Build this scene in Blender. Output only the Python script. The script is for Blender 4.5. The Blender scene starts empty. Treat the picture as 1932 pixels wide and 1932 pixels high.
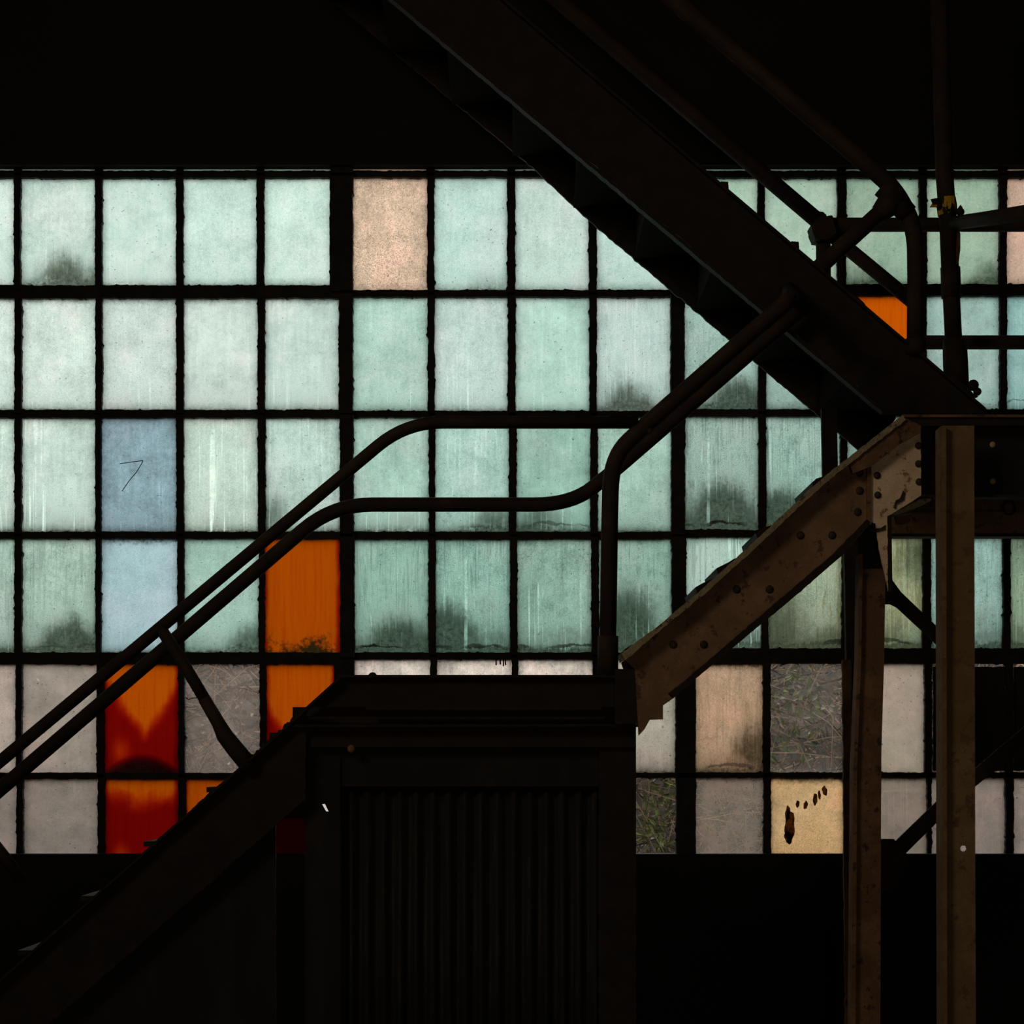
import bpy, bmesh, math, random
from mathutils import Vector
random.seed(11)
S = bpy.context.scene
COL = S.collection

# ------------------------------------------------------------------ camera
F = 4278.0                      # focal length in pixels of the 1932 px frame
EYE = 1.6
HOR = 1450.0                    # image row of the eye level
cam_d = bpy.data.cameras.new('camera')
cam_d.sensor_width = 36.0
cam_d.lens = F / 1932 * 36.0
cam_d.shift_y = (HOR - 966.0) / 1932
cam_d.clip_start = 0.05
cam = bpy.data.objects.new('camera', cam_d)
cam.location = (0, 0, EYE)
cam.rotation_euler = (math.pi / 2, 0, 0)
COL.objects.link(cam)
S.camera = cam

# ------------------------------------------------------------------ sky (even overcast) and lamp
w = bpy.data.worlds.new('overcast_sky')
S.world = w
w.use_nodes = True
bg = w.node_tree.nodes['Background']
bg.inputs[0].default_value = (0.95, 1.0, 0.985, 1)
bg.inputs[1].default_value = 2.0
la = bpy.data.lights.new('hall_daylight', 'AREA')
la.shape = 'RECTANGLE'; la.size = 2.6; la.size_y = 2.6
la.energy = 31
la.color = (1.0, 0.78, 0.56)
la.spread = math.radians(70)
lo = bpy.data.objects.new('hall_daylight', la)
lo.location = (-5.6, 1.0, 6.8)
lo.rotation_euler = (Vector((1.7, 8.2, 2.4)) - lo.location).to_track_quat('-Z', 'Y').to_euler()
COL.objects.link(lo)
lb = bpy.data.lights.new('added_front_fill', 'AREA')  # added low fill in place of bounce light; no door is there
lb.shape = 'RECTANGLE'; lb.size = 2.4; lb.size_y = 2.2
lb.energy = 64
lb.color = (1.0, 0.80, 0.60)
lp = bpy.data.objects.new('added_front_fill', lb)
lp.location = (0.6, -3.6, 1.15)
lp.rotation_euler = (Vector((1.7, 8.2, 1.9)) - lp.location).to_track_quat('-Z', 'Y').to_euler()
COL.objects.link(lp)
S.view_settings.view_transform = 'Standard'
S.view_settings.look = 'None'
S.view_settings.exposure = 0.0
S.view_settings.gamma = 1.0
S.view_settings.use_curve_mapping = False

# ------------------------------------------------------------------ node helpers
class NT:
    def __init__(self, name):
        self.m = bpy.data.materials.new(name)
        self.m.use_nodes = True
        self.t = self.m.node_tree
        self.t.nodes.clear()
        self.out = self.t.nodes.new('ShaderNodeOutputMaterial')
    def n(self, typ, **kw):
        nd = self.t.nodes.new(typ)
        for k, v in kw.items():
            setattr(nd, k, v)
        return nd
    def put(self, sock, v):
        if hasattr(v, 'links'):
            self.t.links.new(v, sock)
        elif v is not None:
            if isinstance(v, (tuple, list)) and len(v) == 3 and sock.type == 'RGBA':
                v = tuple(v) + (1,)
            sock.default_value = v
    def math(self, op, a, b=None, c=None, clamp=False):
        nd = self.n('ShaderNodeMath', operation=op, use_clamp=clamp)
        for i, v in enumerate((a, b, c)):
            self.put(nd.inputs[i], v)
        return nd.outputs[0]
    def add(self, a, b): return self.math('ADD', a, b)
    def sub(self, a, b): return self.math('SUBTRACT', a, b)
    def mul(self, a, b): return self.math('MULTIPLY', a, b)
    def mn(self, a, b): return self.math('MINIMUM', a, b)
    def mx(self, a, b): return self.math('MAXIMUM', a, b)
    def ab(self, a): return self.math('ABSOLUTE', a)
    def sat(self, a): return self.math('ADD', a, 0.0, clamp=True)
    def sm(self, lo_, hi_, x):
        nd = self.n('ShaderNodeMapRange', interpolation_type='SMOOTHSTEP')
        self.put(nd.inputs['Value'], x)
        self.put(nd.inputs['From Min'], lo_); self.put(nd.inputs['From Max'], hi_)
        return nd.outputs[0]
    def noise(self, vec, scale, detail=3.0, rough=0.55, dist=0.0):
        nd = self.n('ShaderNodeTexNoise')
        self.put(nd.inputs['Vector'], vec)
        nd.inputs['Scale'].default_value = scale
        nd.inputs['Detail'].default_value = detail
        nd.inputs['Roughness'].default_value = rough
        nd.inputs['Distortion'].default_value = dist
        return nd.outputs[0]
    def vmul(self, v, s):
        nd = self.n('ShaderNodeVectorMath', operation='MULTIPLY')
        self.put(nd.inputs[0], v); self.put(nd.inputs[1], s)
        return nd.outputs[0]
    def vadd(self, v, s):
        nd = self.n('ShaderNodeVectorMath', operation='ADD')
        self.put(nd.inputs[0], v); self.put(nd.inputs[1], s)
        return nd.outputs[0]
    def vscale(self, v, s):
        nd = self.n('ShaderNodeVectorMath', operation='SCALE')
        self.put(nd.inputs[0], v); self.put(nd.inputs['Scale'], s)
        return nd.outputs[0]
    def mix(self, f, a, b):
        nd = self.n('ShaderNodeMix', data_type='RGBA')
        self.put(nd.inputs[0], f); self.put(nd.inputs[6], a); self.put(nd.inputs[7], b)
        return nd.outputs[2]
    def attr(self, name, vec=False):
        nd = self.n('ShaderNodeAttribute', attribute_type='OBJECT', attribute_name=name)
        return nd.outputs['Color'] if vec else nd.outputs['Fac']
    def comb(self, x, y, z):
        nd = self.n('ShaderNodeCombineXYZ')
        for i, v in enumerate((x, y, z)): self.put(nd.inputs[i], v)
        return nd.outputs[0]

PW, PH = 0.335, 0.50            # nominal pane size (metres)
def pane_coords(t):
    tc = t.n('ShaderNodeTexCoord').outputs['Object']
    p = t.vmul(tc, (PW, 0.0, PH))
    rnd = t.n('ShaderNodeObjectInfo').outputs['Random']
    seed = t.math('MULTIPLY', rnd, 61.0)
    ps = t.vadd(p, t.comb(seed, t.mul(rnd, 17.0), t.mul(rnd, 43.0)))
    sp = t.n('ShaderNodeSeparateXYZ'); t.put(sp.inputs[0], tc)
    u = t.add(sp.outputs[0], 0.5); v = t.add(sp.outputs[2], 0.5)
    ex = t.mul(t.mn(u, t.sub(1.0, u)), PW)
    db = t.mul(v, PH); dt = t.mul(t.sub(1.0, v), PH)
    e = t.mn(ex, t.mn(db, dt))
    return ps, u, v, ex, db, dt, e

# ------------------------------------------------------------------ glass: dirty, grimy, back-lit
def make_glass():
    t = NT('weathered_glass')
    p, u, v, ex, db, dt, e = pane_coords(t)
    tint = t.attr('tint', True)
    grime = t.attr('grime'); streak = t.attr('streak'); haze = t.attr('haze'); mott = t.attr('mottle')
    rust = t.attr('rust'); fib = t.attr('fibre'); crusty = t.attr('crust')
    def st(n, k): return t.mul(t.sub(n, 0.5), k)          # centred and stretched noise
    n1 = st(t.noise(p, 9.0, 7.0, 0.66), 2.4)
    n0 = st(t.noise(p, 3.4, 3.0, 0.5), 2.4)
    n2 = st(t.noise(p, 300.0, 2.0, 0.75), 2.2)
    n3 = st(t.noise(p, 62.0, 5.0, 0.75), 2.4)
    s1 = st(t.noise(t.vmul(p, (55.0, 1.0, 4.0)), 1.0, 6.0, 0.66, 0.5), 2.4)
    s2 = st(t.noise(t.vmul(p, (120.0, 1.0, 2.2)), 1.0, 3.0, 0.55, 0.2), 2.4)
    s3 = st(t.noise(t.vmul(p, (45.0, 1.0, 1.1)), 1.0, 2.0, 0.5), 2.4)
    # soot that has run down and gathered over the lower part of the pane
    low = t.math('EXPONENT', t.mul(t.sub(0.0, db), 8.0))
    f = t.add(t.add(t.mul(n1, 0.38), t.mul(s1, 0.22)), t.add(t.mul(n3, 0.26), t.mul(n0, 0.30)))
    f = t.add(f, t.sub(t.mul(low, 0.62), 0.42))
    f = t.add(f, t.mul(grime, 0.40))
    ds = t.sub(u, t.attr('smudge_u')); dv = t.sub(v, t.attr('smudge_v'))
    dd = t.math('SQRT', t.add(t.mul(ds, ds), t.mul(t.mul(dv, dv), 1.6)))
    smg = t.mul(t.sub(1.0, t.sm(0.02, 0.50, t.add(dd, t.mul(n1, 0.30)))), t.attr('smudge'))
    f = t.add(f, t.mul(smg, 0.45))
    dirt = t.mul(t.sm(-0.10, 0.42, f), t.sat(t.add(t.math('POWER', grime, 0.6), t.mul(smg, 0.6))))
    # the dark rim beside the putty
    er = t.add(e, t.add(t.mul(n1, 0.010), t.mul(n3, 0.008)))
    rim = t.sub(1.0, t.sm(0.001, 0.018, er))
    br = t.add(db, t.add(t.mul(n1, 0.030), t.mul(n3, 0.024)))
    foot = t.mul(t.sub(1.0, t.sm(0.0, 0.045, br)), t.add(0.25, t.mul(grime, 0.35)))
    tr = t.add(dt, t.add(t.mul(n1, 0.020), t.mul(n3, 0.026)))
    head = t.mul(t.sub(1.0, t.sm(0.002, 0.042, tr)), t.attr('head'))
    # crust of old putty and dirt along a wavering line above the sill
    cl = t.ab(t.sub(db, t.add(0.028, t.add(t.mul(n0, 0.060), t.mul(n3, 0.010)))))
    crust = t.mul(t.sub(1.0, t.sm(0.003, 0.008, t.sub(cl, t.mul(n1, 0.014)))), t.mul(crusty, t.sm(-0.15, 0.12, n0)))
    # bright wiped runs
    run = t.mx(t.mul(t.sm(0.22, 0.40, s2), 0.8), t.sm(0.34, 0.46, s3))
    run = t.mul(t.mul(run, t.sm(-0.20, 0.16, t.add(t.mul(n0, 0.8), t.mul(n1, 0.3)))), streak)
    lum = t.add(1.0, t.mul(t.add(t.mul(n1, 1.25), t.add(t.mul(n0, 0.8), t.mul(s1, t.add(0.45, t.mul(grime, 0.55))))), mott))
    lum = t.add(lum, t.mul(n2, t.add(0.34, t.mul(grime, 0.45))))
    lum = t.add(lum, t.mul(n3, t.mul(mott, 0.85)))
    lum = t.mul(lum, t.sub(1.0, t.mul(t.sub(1.0, t.sm(0.0, 0.05, t.add(e, t.mul(n1, 0.02)))), 0.16)))
    lum = t.mul(lum, t.add(1.0, t.mul(run, 0.30)))
    thread = t.ab(st(t.noise(p, 130.0, 3.0, 0.6, 1.6), 1.0))
    thread = t.sub(1.0, t.sm(0.0, 0.045, thread))
    lum = t.mul(lum, t.sub(1.0, t.mul(t.mul(thread, fib), t.add(0.62, t.mul(n0, 0.6)))))
    base = t.vscale(tint, t.mx(lum, 0.02))
    grey = t.sm(-0.10, 0.30, st(t.noise(p, 4.5, 4.0, 0.6), 2.4))
    base = t.mix(t.mul(grey, 0.55), base, t.vmul(base, (1.13, 0.955, 1.0)))
    rmask = t.mul(t.sm(-0.12, 0.30, t.add(t.mul(s1, 0.6), t.add(t.mul(n0, 0.7), t.mul(n3, 0.2)))), rust)
    base = t.mix(rmask, base, t.vmul(base, (0.70, 0.52, 0.26)))
    dcol = t.mix(t.add(n3, 0.5), t.vscale(tint, 0.06), t.vmul(tint, (0.26, 0.26, 0.21)))
    heavy = t.mul(t.sm(0.28, 0.80, grime), t.mx(t.mul(t.sm(0.03, 0.30, t.add(s1, t.mul(n0, 0.45))), 0.62), t.mul(t.sm(0.10, 0.34, t.add(s2, t.mul(n1, 0.4))), 0.50)))
    heavy = t.mul(heavy, t.add(0.75, t.mul(n3, 0.9)))
    spk = t.sm(0.725, 0.76, t.noise(p, 95.0, 1.0, 0.5))
    dirt = t.sat(t.add(t.sub(t.mx(dirt, heavy), t.mul(run, 0.55)), t.add(t.mul(rim, t.add(0.36, t.mul(grime, 0.25))), t.add(foot, head))))
    col = t.mix(dirt, base, dcol)
    col = t.mix(t.sat(t.mx(t.mul(spk, 0.55), crust)), col, (0.010, 0.010, 0.007))
    # the clear panes: a film of haze, thicker in a pale line around the edge
    film = t.mul(t.sub(1.0, t.sm(0.003, 0.008, t.add(e, t.mul(n3, 0.004)))), t.sub(1.0, t.sm(0.75, 0.95, haze)))
    h = t.add(haze, t.add(t.mul(n1, t.mul(mott, 0.9)), t.mul(dirt, 0.5)))
    h = t.sat(t.mx(t.add(h, t.mul(film, 0.6)), t.sm(0.985, 0.999, haze)))
    tl = t.n('ShaderNodeBsdfTranslucent'); t.put(tl.inputs[0], col)
    tp = t.n('ShaderNodeBsdfTransparent'); tp.inputs[0].default_value = (0.88, 0.85, 0.80, 1)
    mx = t.n('ShaderNodeMixShader')
    t.put(mx.inputs[0], h); t.put(mx.inputs[1], tp.outputs[0]); t.put(mx.inputs[2], tl.outputs[0])
    t.put(t.out.inputs[0], mx.outputs[0])
    return t.m

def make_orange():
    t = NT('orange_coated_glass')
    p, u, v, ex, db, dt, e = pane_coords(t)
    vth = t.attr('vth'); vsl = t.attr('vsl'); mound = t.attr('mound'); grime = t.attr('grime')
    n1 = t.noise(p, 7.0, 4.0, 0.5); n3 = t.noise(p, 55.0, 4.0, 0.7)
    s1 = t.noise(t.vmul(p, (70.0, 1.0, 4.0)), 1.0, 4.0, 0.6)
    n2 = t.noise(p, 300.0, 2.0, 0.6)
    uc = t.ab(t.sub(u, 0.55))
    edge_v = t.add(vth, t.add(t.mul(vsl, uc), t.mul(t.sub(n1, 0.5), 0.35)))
    redden = t.mul(t.sub(1.0, t.sm(-0.13, 0.13, t.sub(v, edge_v))), 1.15)  # turns the orange red and darker below a V-shaped line
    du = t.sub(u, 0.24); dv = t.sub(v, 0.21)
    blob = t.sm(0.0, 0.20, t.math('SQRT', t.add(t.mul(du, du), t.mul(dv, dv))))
    redden = t.mul(redden, t.add(0.35, t.mul(blob, 0.65)))
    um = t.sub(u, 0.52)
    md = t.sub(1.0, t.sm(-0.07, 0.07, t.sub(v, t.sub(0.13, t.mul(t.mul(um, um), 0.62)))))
    redden = t.add(redden, t.mul(t.mul(md, mound), 4.0))
    redden = t.add(redden, t.mul(t.sub(1.0, t.sm(0.0, 0.030, t.add(ex, t.mul(t.sub(n1, 0.5), 0.04)))), 0.8))
    redden = t.add(redden, t.add(t.mul(t.sub(s1, 0.45), 0.40), t.mul(t.sub(n2, 0.5), 0.25)))
    redden = t.mx(redden, 0.0)
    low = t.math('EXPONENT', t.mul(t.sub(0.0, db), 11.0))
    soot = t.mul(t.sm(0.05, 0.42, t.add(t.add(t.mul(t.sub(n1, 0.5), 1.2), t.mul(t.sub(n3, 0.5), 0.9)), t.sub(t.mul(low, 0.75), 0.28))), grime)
    r = t.mul(t.math('EXPONENT', t.mul(redden, -0.85)), 0.40)
    g = t.mul(t.math('EXPONENT', t.mul(redden, -3.4)), 0.066)
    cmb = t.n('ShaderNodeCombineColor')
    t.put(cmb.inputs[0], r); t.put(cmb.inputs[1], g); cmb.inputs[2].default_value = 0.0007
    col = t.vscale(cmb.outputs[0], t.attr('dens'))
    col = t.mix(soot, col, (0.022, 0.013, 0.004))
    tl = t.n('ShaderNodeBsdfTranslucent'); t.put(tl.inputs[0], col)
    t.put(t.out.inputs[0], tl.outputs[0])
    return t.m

def make_solid(name, a, b, scale=9.0, rough=0.75, lo_=0.4, hi_=0.65, c=None, stretch=(1, 1, 1), bump=0.25, metallic=0.0, spec=0.18):
    t = NT(name)
    tc = t.n('ShaderNodeTexCoord').outputs['Object']
    p = t.vmul(tc, stretch)
    n = t.noise(p, scale, 6.0, 0.65)
    col = t.mix(t.sm(lo_, hi_, n), a, b)
    if c is not None:
        n2 = t.noise(p, scale * 2.7, 5.0, 0.7)
        col = t.mix(t.sm(0.57, 0.63, n2), col, c)
    fine = t.noise(tc, 160.0, 2.0, 0.6)
    col = t.vscale(col, t.add(0.7, t.mul(fine, 0.6)))
    bs = t.n('ShaderNodeBsdfPrincipled')
    t.put(bs.inputs['Base Color'], col)
    bs.inputs['Roughness'].default_value = rough
    bs.inputs['Metallic'].default_value = metallic
    bs.inputs['Specular IOR Level'].default_value = spec
    bp = t.n('ShaderNodeBump')
    bp.inputs['Strength'].default_value = bump
    bp.inputs['Distance'].default_value = 0.004
    t.put(bp.inputs['Height'], t.add(n, t.mul(fine, 0.3)))
    t.put(bs.inputs['Normal'], bp.outputs[0])
    t.put(t.out.inputs[0], bs.outputs[0])
    return t.m

def make_mud():
    t = NT('brown_mud')
    n = t.noise(t.n('ShaderNodeTexCoord').outputs['Object'], 70.0, 4.0, 0.7)
    tl = t.n('ShaderNodeBsdfTranslucent'); t.put(tl.inputs[0], t.mix(t.sm(0.35, 0.65, n), (0.10, 0.06, 0.02), (0.34, 0.23, 0.10)))
    t.put(t.out.inputs[0], tl.outputs[0])
    return t.m
GLASS = make_glass()
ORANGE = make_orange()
_b = NT('glass_body')
_x = _b.n('ShaderNodeBsdfTransparent'); _x.inputs[0].default_value = (0.98, 0.99, 0.98, 1)
_b.put(_b.out.inputs[0], _x.outputs[0])
BODY = _b.m
M = {
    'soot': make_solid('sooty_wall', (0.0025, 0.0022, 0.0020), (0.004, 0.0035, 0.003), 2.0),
    'sash': make_solid('sooty_steel_sash', (0.006, 0.005, 0.004), (0.012, 0.008, 0.005), 14.0),
    'black': make_solid('blackened_steel', (0.007, 0.0044, 0.003), (0.014, 0.008, 0.005), 12.0),
    'pipe': make_solid('brown_pipe', (0.014, 0.009, 0.006), (0.024, 0.014, 0.008), 10.0, rough=0.8),
    'rust': make_solid('rusty_steel', (0.075, 0.040, 0.020), (0.13, 0.072, 0.034), 8.0, c=(0.030, 0.016, 0.010)),
    'stringer': make_solid('brown_stringer_paint', (0.115, 0.066, 0.034), (0.17, 0.105, 0.060), 7.0, c=(0.065, 0.034, 0.018)),
    'pale': make_solid('peeling_cream_paint', (0.40, 0.31, 0.205), (0.50, 0.395, 0.27), 11.0, c=(0.20, 0.105, 0.05)),
    'edge': make_solid('lit_plate_edge', (0.16, 0.135, 0.08), (0.21, 0.17, 0.105), 20.0, c=(0.05, 0.04, 0.025)),  # greenish lit look of the flange top painted in as lighter colour
    'olive': make_solid('olive_column_paint', (0.105, 0.066, 0.028), (0.150, 0.105, 0.050), 5.0, c=(0.085, 0.045, 0.020)),
    'board': make_solid('tarred_board', (0.006, 0.005, 0.005), (0.012, 0.010, 0.009), 6.0, stretch=(1, 1, 0.2)),
    'sheet': make_solid('dark_corrugated_sheet', (0.007, 0.006, 0.005), (0.020, 0.018, 0.013), 7.0, stretch=(8, 1, 0.4), lo_=0.5, hi_=0.75),
    'bolt': make_solid('pale_bolt_head', (0.22, 0.17, 0.09), (0.30, 0.23, 0.13), 30.0),
    'rivet': make_solid('dark_rivet', (0.020, 0.013, 0.009), (0.035, 0.022, 0.014), 30.0),
    'tape': make_solid('black_and_yellow_tape', (0.42, 0.24, 0.01), (0.010, 0.009, 0.007), 22.0, lo_=0.49, hi_=0.51, stretch=(1, 1, 0.45)),
    'bank': make_solid('brown_thicket_ground', (0.016, 0.013, 0.011), (0.070, 0.055, 0.044), 7.0, bump=0.6),
    'stem_a': make_solid('tan_stem', (0.46, 0.28, 0.17), (0.64, 0.46, 0.32), 5.0),
    'stem_b': make_solid('dark_stem', (0.035, 0.026, 0.022), (0.12, 0.085, 0.065), 5.0),
    'stem_c': make_solid('reddish_stem', (0.26, 0.12, 0.07), (0.40, 0.22, 0.14), 5.0),
    'tread': make_solid('sooty_brown_tread', (0.0065, 0.0035, 0.0022), (0.010, 0.0055, 0.0035), 12.0, rough=0.95, spec=0.02),
    'leaf_g': make_solid('green_leaf', (0.12, 0.15, 0.030), (0.26, 0.30, 0.07), 9.0),
    'leaf_d': make_solid('dead_leaf', (0.30, 0.15, 0.09), (0.50, 0.33, 0.25), 9.0),
    'leaf_p': make_solid('pale_leaf', (0.44, 0.41, 0.36), (0.60, 0.56, 0.50), 9.0),
    'mud': make_mud(),
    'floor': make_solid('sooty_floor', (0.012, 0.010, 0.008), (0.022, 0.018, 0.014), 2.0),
}

# ------------------------------------------------------------------ object helpers
def P(px, py, d):
    return Vector(((px - 966.0) * d / F, d, EYE + (HOR - py) * d / F))
def SZ(npx, d): return npx * d / F

def link(name, bm, mats, parent=None, smooth=False):
    me = bpy.data.meshes.new(name)
    bmesh.ops.recalc_face_normals(bm, faces=bm.faces)
    bm.to_mesh(me); bm.free()
    for m in (mats if isinstance(mats, (list, tuple)) else [mats]):
        me.materials.append(m)
    if smooth:
        for f in me.polygons: f.use_smooth = True
    o = bpy.data.objects.new(name, me)
    COL.objects.link(o)
    if parent: o.parent = parent
    return o
def thing(name, label, cat, group=None):
    o = bpy.data.objects.new(name, None)
    COL.objects.link(o)
    o['label'] = label; o['category'] = cat
    if group: o['group'] = group
    return o
def tag(o, label, cat, group=None):
    o['label'] = label; o['category'] = cat
    if group: o['group'] = group
    return o

def prism_bm(pts, d, depth, bm=None, rough=0.0, step=9.0):
    """outline in photo pixels at distance d, extruded away from the viewer by depth metres"""
    bm = bm or bmesh.new()
    if rough:
        q = []
        for i, a in enumerate(pts):
            b = pts[(i + 1) % len(pts)]
            L = math.hypot(b[0] - a[0], b[1] - a[1]); k = max(1, int(L / step))
            for j in range(k):
                s = j / k
                x, y = a[0] + (b[0] - a[0]) * s, a[1] + (b[1] - a[1]) * s
                if j: x += random.gauss(0, rough); y += random.gauss(0, rough)
                q.append((x, y))
        pts = q
    fr = [bm.verts.new(P(x, y, d)) for x, y in pts]
    bk = [bm.verts.new(v.co + Vector((0, depth, 0))) for v in fr]
    n = len(fr)
    bm.faces.new(fr); bm.faces.new(bk[::-1])
    for i in range(n):
        bm.faces.new((fr[i], bk[i], bk[(i + 1) % n], fr[(i + 1) % n]))
    return bm
def prism(name, pts, d, depth, mat, parent=None, rough=0.0, step=9.0):
    return link(name, prism_bm(pts, d, depth, None, rough, step), mat, parent)
def rect(x0, y0, x1, y1): return [(x0, y0), (x1, y0), (x1, y1), (x0, y1)]
def band(x0, y0, x1, y1, wv):
    """sloping strip: top edge from (x0,y0) to (x1,y1), wv pixels deep vertically"""
    return [(x0, y0), (x1, y1), (x1, y1 + wv), (x0, y0 + wv)]

def box_bm(c, s, bm=None):
    bm = bm or bmesh.new()
    vs = [bm.verts.new((c[0] + s[0] * a / 2, c[1] + s[1] * b / 2, c[2] + s[2] * e / 2))
          for a in (-1, 1) for b in (-1, 1) for e in (-1, 1)]
    for f in ((0, 1, 3, 2), (4, 6, 7, 5), (0, 4, 5, 1), (2, 3, 7, 6), (0, 2, 6, 4), (1, 5, 7, 3)):
        bm.faces.new([vs[i] for i in f])
    return bm

def smooth_path(pts, cuts, seg=8):
    """corners rounded with quadratic curves; cuts[i] = metres trimmed at corner i"""
    out = [pts[0]]
    for i in range(1, len(pts) - 1):
        c = cuts[i] if isinstance(cuts, (list, tuple)) else cuts
        a, b, e = pts[i - 1], pts[i], pts[i + 1]
        if c <= 0: out.append(b); continue
        p0 = b + (a - b).normalized() * min(c, (a - b).length * 0.49)
        p1 = b + (e - b).normalized() * min(c, (e - b).length * 0.49)
        for k in range(seg + 1):
            s = k / seg
            out.append(p0 * (1 - s) ** 2 + b * 2 * s * (1 - s) + p1 * s * s)
    out.append(pts[-1])
    return out
def tube_bm(path, r, sides=14, bm=None):
    bm = bm or bmesh.new()
    rings = []
    up = None
    for i, p in enumerate(path):
        a = path[max(i - 1, 0)]; b = path[min(i + 1, len(path) - 1)]
        tdir = (b - a).normalized()
        if up is None:
            up = tdir.cross(Vector((0, 1, 0)))
            if up.length < 1e-3: up = tdir.cross(Vector((0, 0, 1)))
            up.normalize()
        up = (up - tdir * up.dot(tdir)).normalized()
        sd = tdir.cross(up)
        rr = r[i] if isinstance(r, (list, tuple)) else r
        rings.append([bm.verts.new(p + (up * math.cos(2 * math.pi * k / sides) + sd * math.sin(2 * math.pi * k / sides)) * rr)
                      for k in range(sides)])
    for A, B in zip(rings, rings[1:]):
        for k in range(sides):
            bm.faces.new((A[k], A[(k + 1) % sides], B[(k + 1) % sides], B[k]))
    bm.faces.new(rings[0][::-1]); bm.faces.new(rings[-1])
    return bm
def pipe(name, pts, wpx, cuts=0.0, mat=None, parent=None, dref=None):
    """pts = (px, py, distance); wpx = apparent width in pixels"""
    v = [P(*p) for p in pts]
    r = SZ(wpx, dref or pts[0][2]) / 2
    return link(name, tube_bm(smooth_path(v, cuts) if cuts else v, r), mat or M['pipe'], parent, True)
def dome(name, px, py, d, rpx, mat, parent, flat=0.55):
    bm = bmesh.new()
    bmesh.ops.create_uvsphere(bm, u_segments=10, v_segments=6, radius=SZ(rpx, d))
    for v in bm.verts: v.co.y *= flat
    c = P(px, py, d)
    for v in bm.verts: v.co += c
    return link(name, bm, mat, parent, True)

# ------------------------------------------------------------------ the hall
DW = 10.0                                             # distance of the window wall
def struct(name, bm, m):
    o = link(name, bm, m); o['kind'] = 'structure'; return o
WX0, WX1 = P(-262, 0, DW).x, P(2186, 0, DW).x         # window opening
WZ1, WZ0 = P(0, 320, DW).z, P(0, 1610, DW).z
HX, HY0, HZ = 9.0, -4.0, 8.6
bm = bmesh.new()
def ring(y):
    o_ = [bm.verts.new((x, y, z)) for x, z in ((-HX, 0), (HX, 0), (HX, HZ), (-HX, HZ))]
    i_ = [bm.verts.new((x, y, z)) for x, z in ((WX0, WZ0), (WX1, WZ0), (WX1, WZ1), (WX0, WZ1))]
    for k in range(4):
        bm.faces.new((o_[k], o_[(k + 1) % 4], i_[(k + 1) % 4], i_[k]))
    return o_, i_
o1, i1 = ring(9.92); o2, i2 = ring(10.05)
for k in range(4):
    bm.faces.new((i1[k], i1[(k + 1) % 4], i2[(k + 1) % 4], i2[k]))
    bm.faces.new((o1[k], o1[(k + 1) % 4], o2[(k + 1) % 4], o2[k]))
struct('wall_back', bm, M['soot'])
struct('floor', box_bm((0, (HY0 + 10.05) / 2, -0.1), (2 * HX, 10.05 - HY0, 0.2)), M['floor'])
struct('ceiling', box_bm((0, (HY0 + 10.05) / 2, HZ + 0.1), (2 * HX, 10.05 - HY0, 0.2)), M['soot'])
struct('wall_left', box_bm((-HX - 0.1, (HY0 + 10.05) / 2, HZ / 2), (0.2, 10.05 - HY0, HZ)), M['soot'])
struct('wall_right', box_bm((HX + 0.1, (HY0 + 10.05) / 2, HZ / 2), (0.2, 10.05 - HY0, HZ)), M['soot'])
struct('wall_front', box_bm((0, HY0 - 0.1, HZ / 2), (2 * HX, 0.2, HZ)), M['soot'])

# ------------------------------------------------------------------ windows: bars and panes
ROWX = {
 1: [(38,179),(192,332),(345,484),(498,624),(665,806),(819,957),(972,1111),(1126,1265),(1291,1430),(1443,1580),(1597,1735),(1749,1886),(1900,2038)],
 2: [(40,180),(192,332),(346,486),(499,639),(665,807),(820,958),(973,1112),(1126,1266),(1292,1431),(1446,1583),(1598,1735),(1749,1887),(1900,2039)],
 3: [(40,180),(190,332),(346,486),(500,641),(666,809),(821,960),(975,1114),(1128,1267),(1293,1432),(1446,1586),(1599,1738),(1751,1889),(1903,2041)],
 4: [(40,180),(190,334),(347,488),(499,641),(668,808),(822,962),(976,1116),(1130,1268),(1295,1437),(1450,1589),(1603,1742),(1757,1893),(1907,2046)],
 5: [(41,182),(196,336),(348,490),(502,632),(668,812),(824,965),(978,1118),(1131,1275),(1312,1440),(1454,1593),(1606,1745),(1759,1897),(1912,2050)],
 6: [(43,184),(197,336),(350,490),(503,640),(669,812),(825,966),(979,1119),(1133,1278),(1312,1441),(1455,1594),(1608,1750),(1758,1898),(1913,2051)],
}
ROWX[0] = ROWX[1]
for r in ROWX:
    a = ROWX[r]
    ROWX[r] = [(a[0][0] - 307, a[0][1] - 307), (a[0][0] - 153, a[0][1] - 153)] + a + [(a[-1][0] + 153, a[-1][1] + 153)]
# after this, index 1 is the pane cut by the left edge of the frame; index = column number + 1
YL = {0: (285, 322), 1: (335, 538), 2: (562, 773), 3: (788, 1003), 4: (1016, 1231), 5: (1253, 1458), 6: (1470, 1650)}
YM = {0: (285, 322), 1: (334, 547), 2: (560, 775), 3: (787, 1003), 4: (1017, 1231), 5: (1244, 1458), 6: (1468, 1650)}
YR = {0: (285, 322), 1: (335, 536), 2: (558, 772), 3: (785, 999), 4: (1013, 1223), 5: (1252, 1457), 6: (1468, 1650)}
def rows_of(c): return YL if c <= 4 else (YM if c <= 8 else YR)

def lin(c): 
    c = c / 255.0
    return c / 12.92 if c <= 0.04045 else ((c + 0.055) / 1.055) ** 2.4
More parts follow.
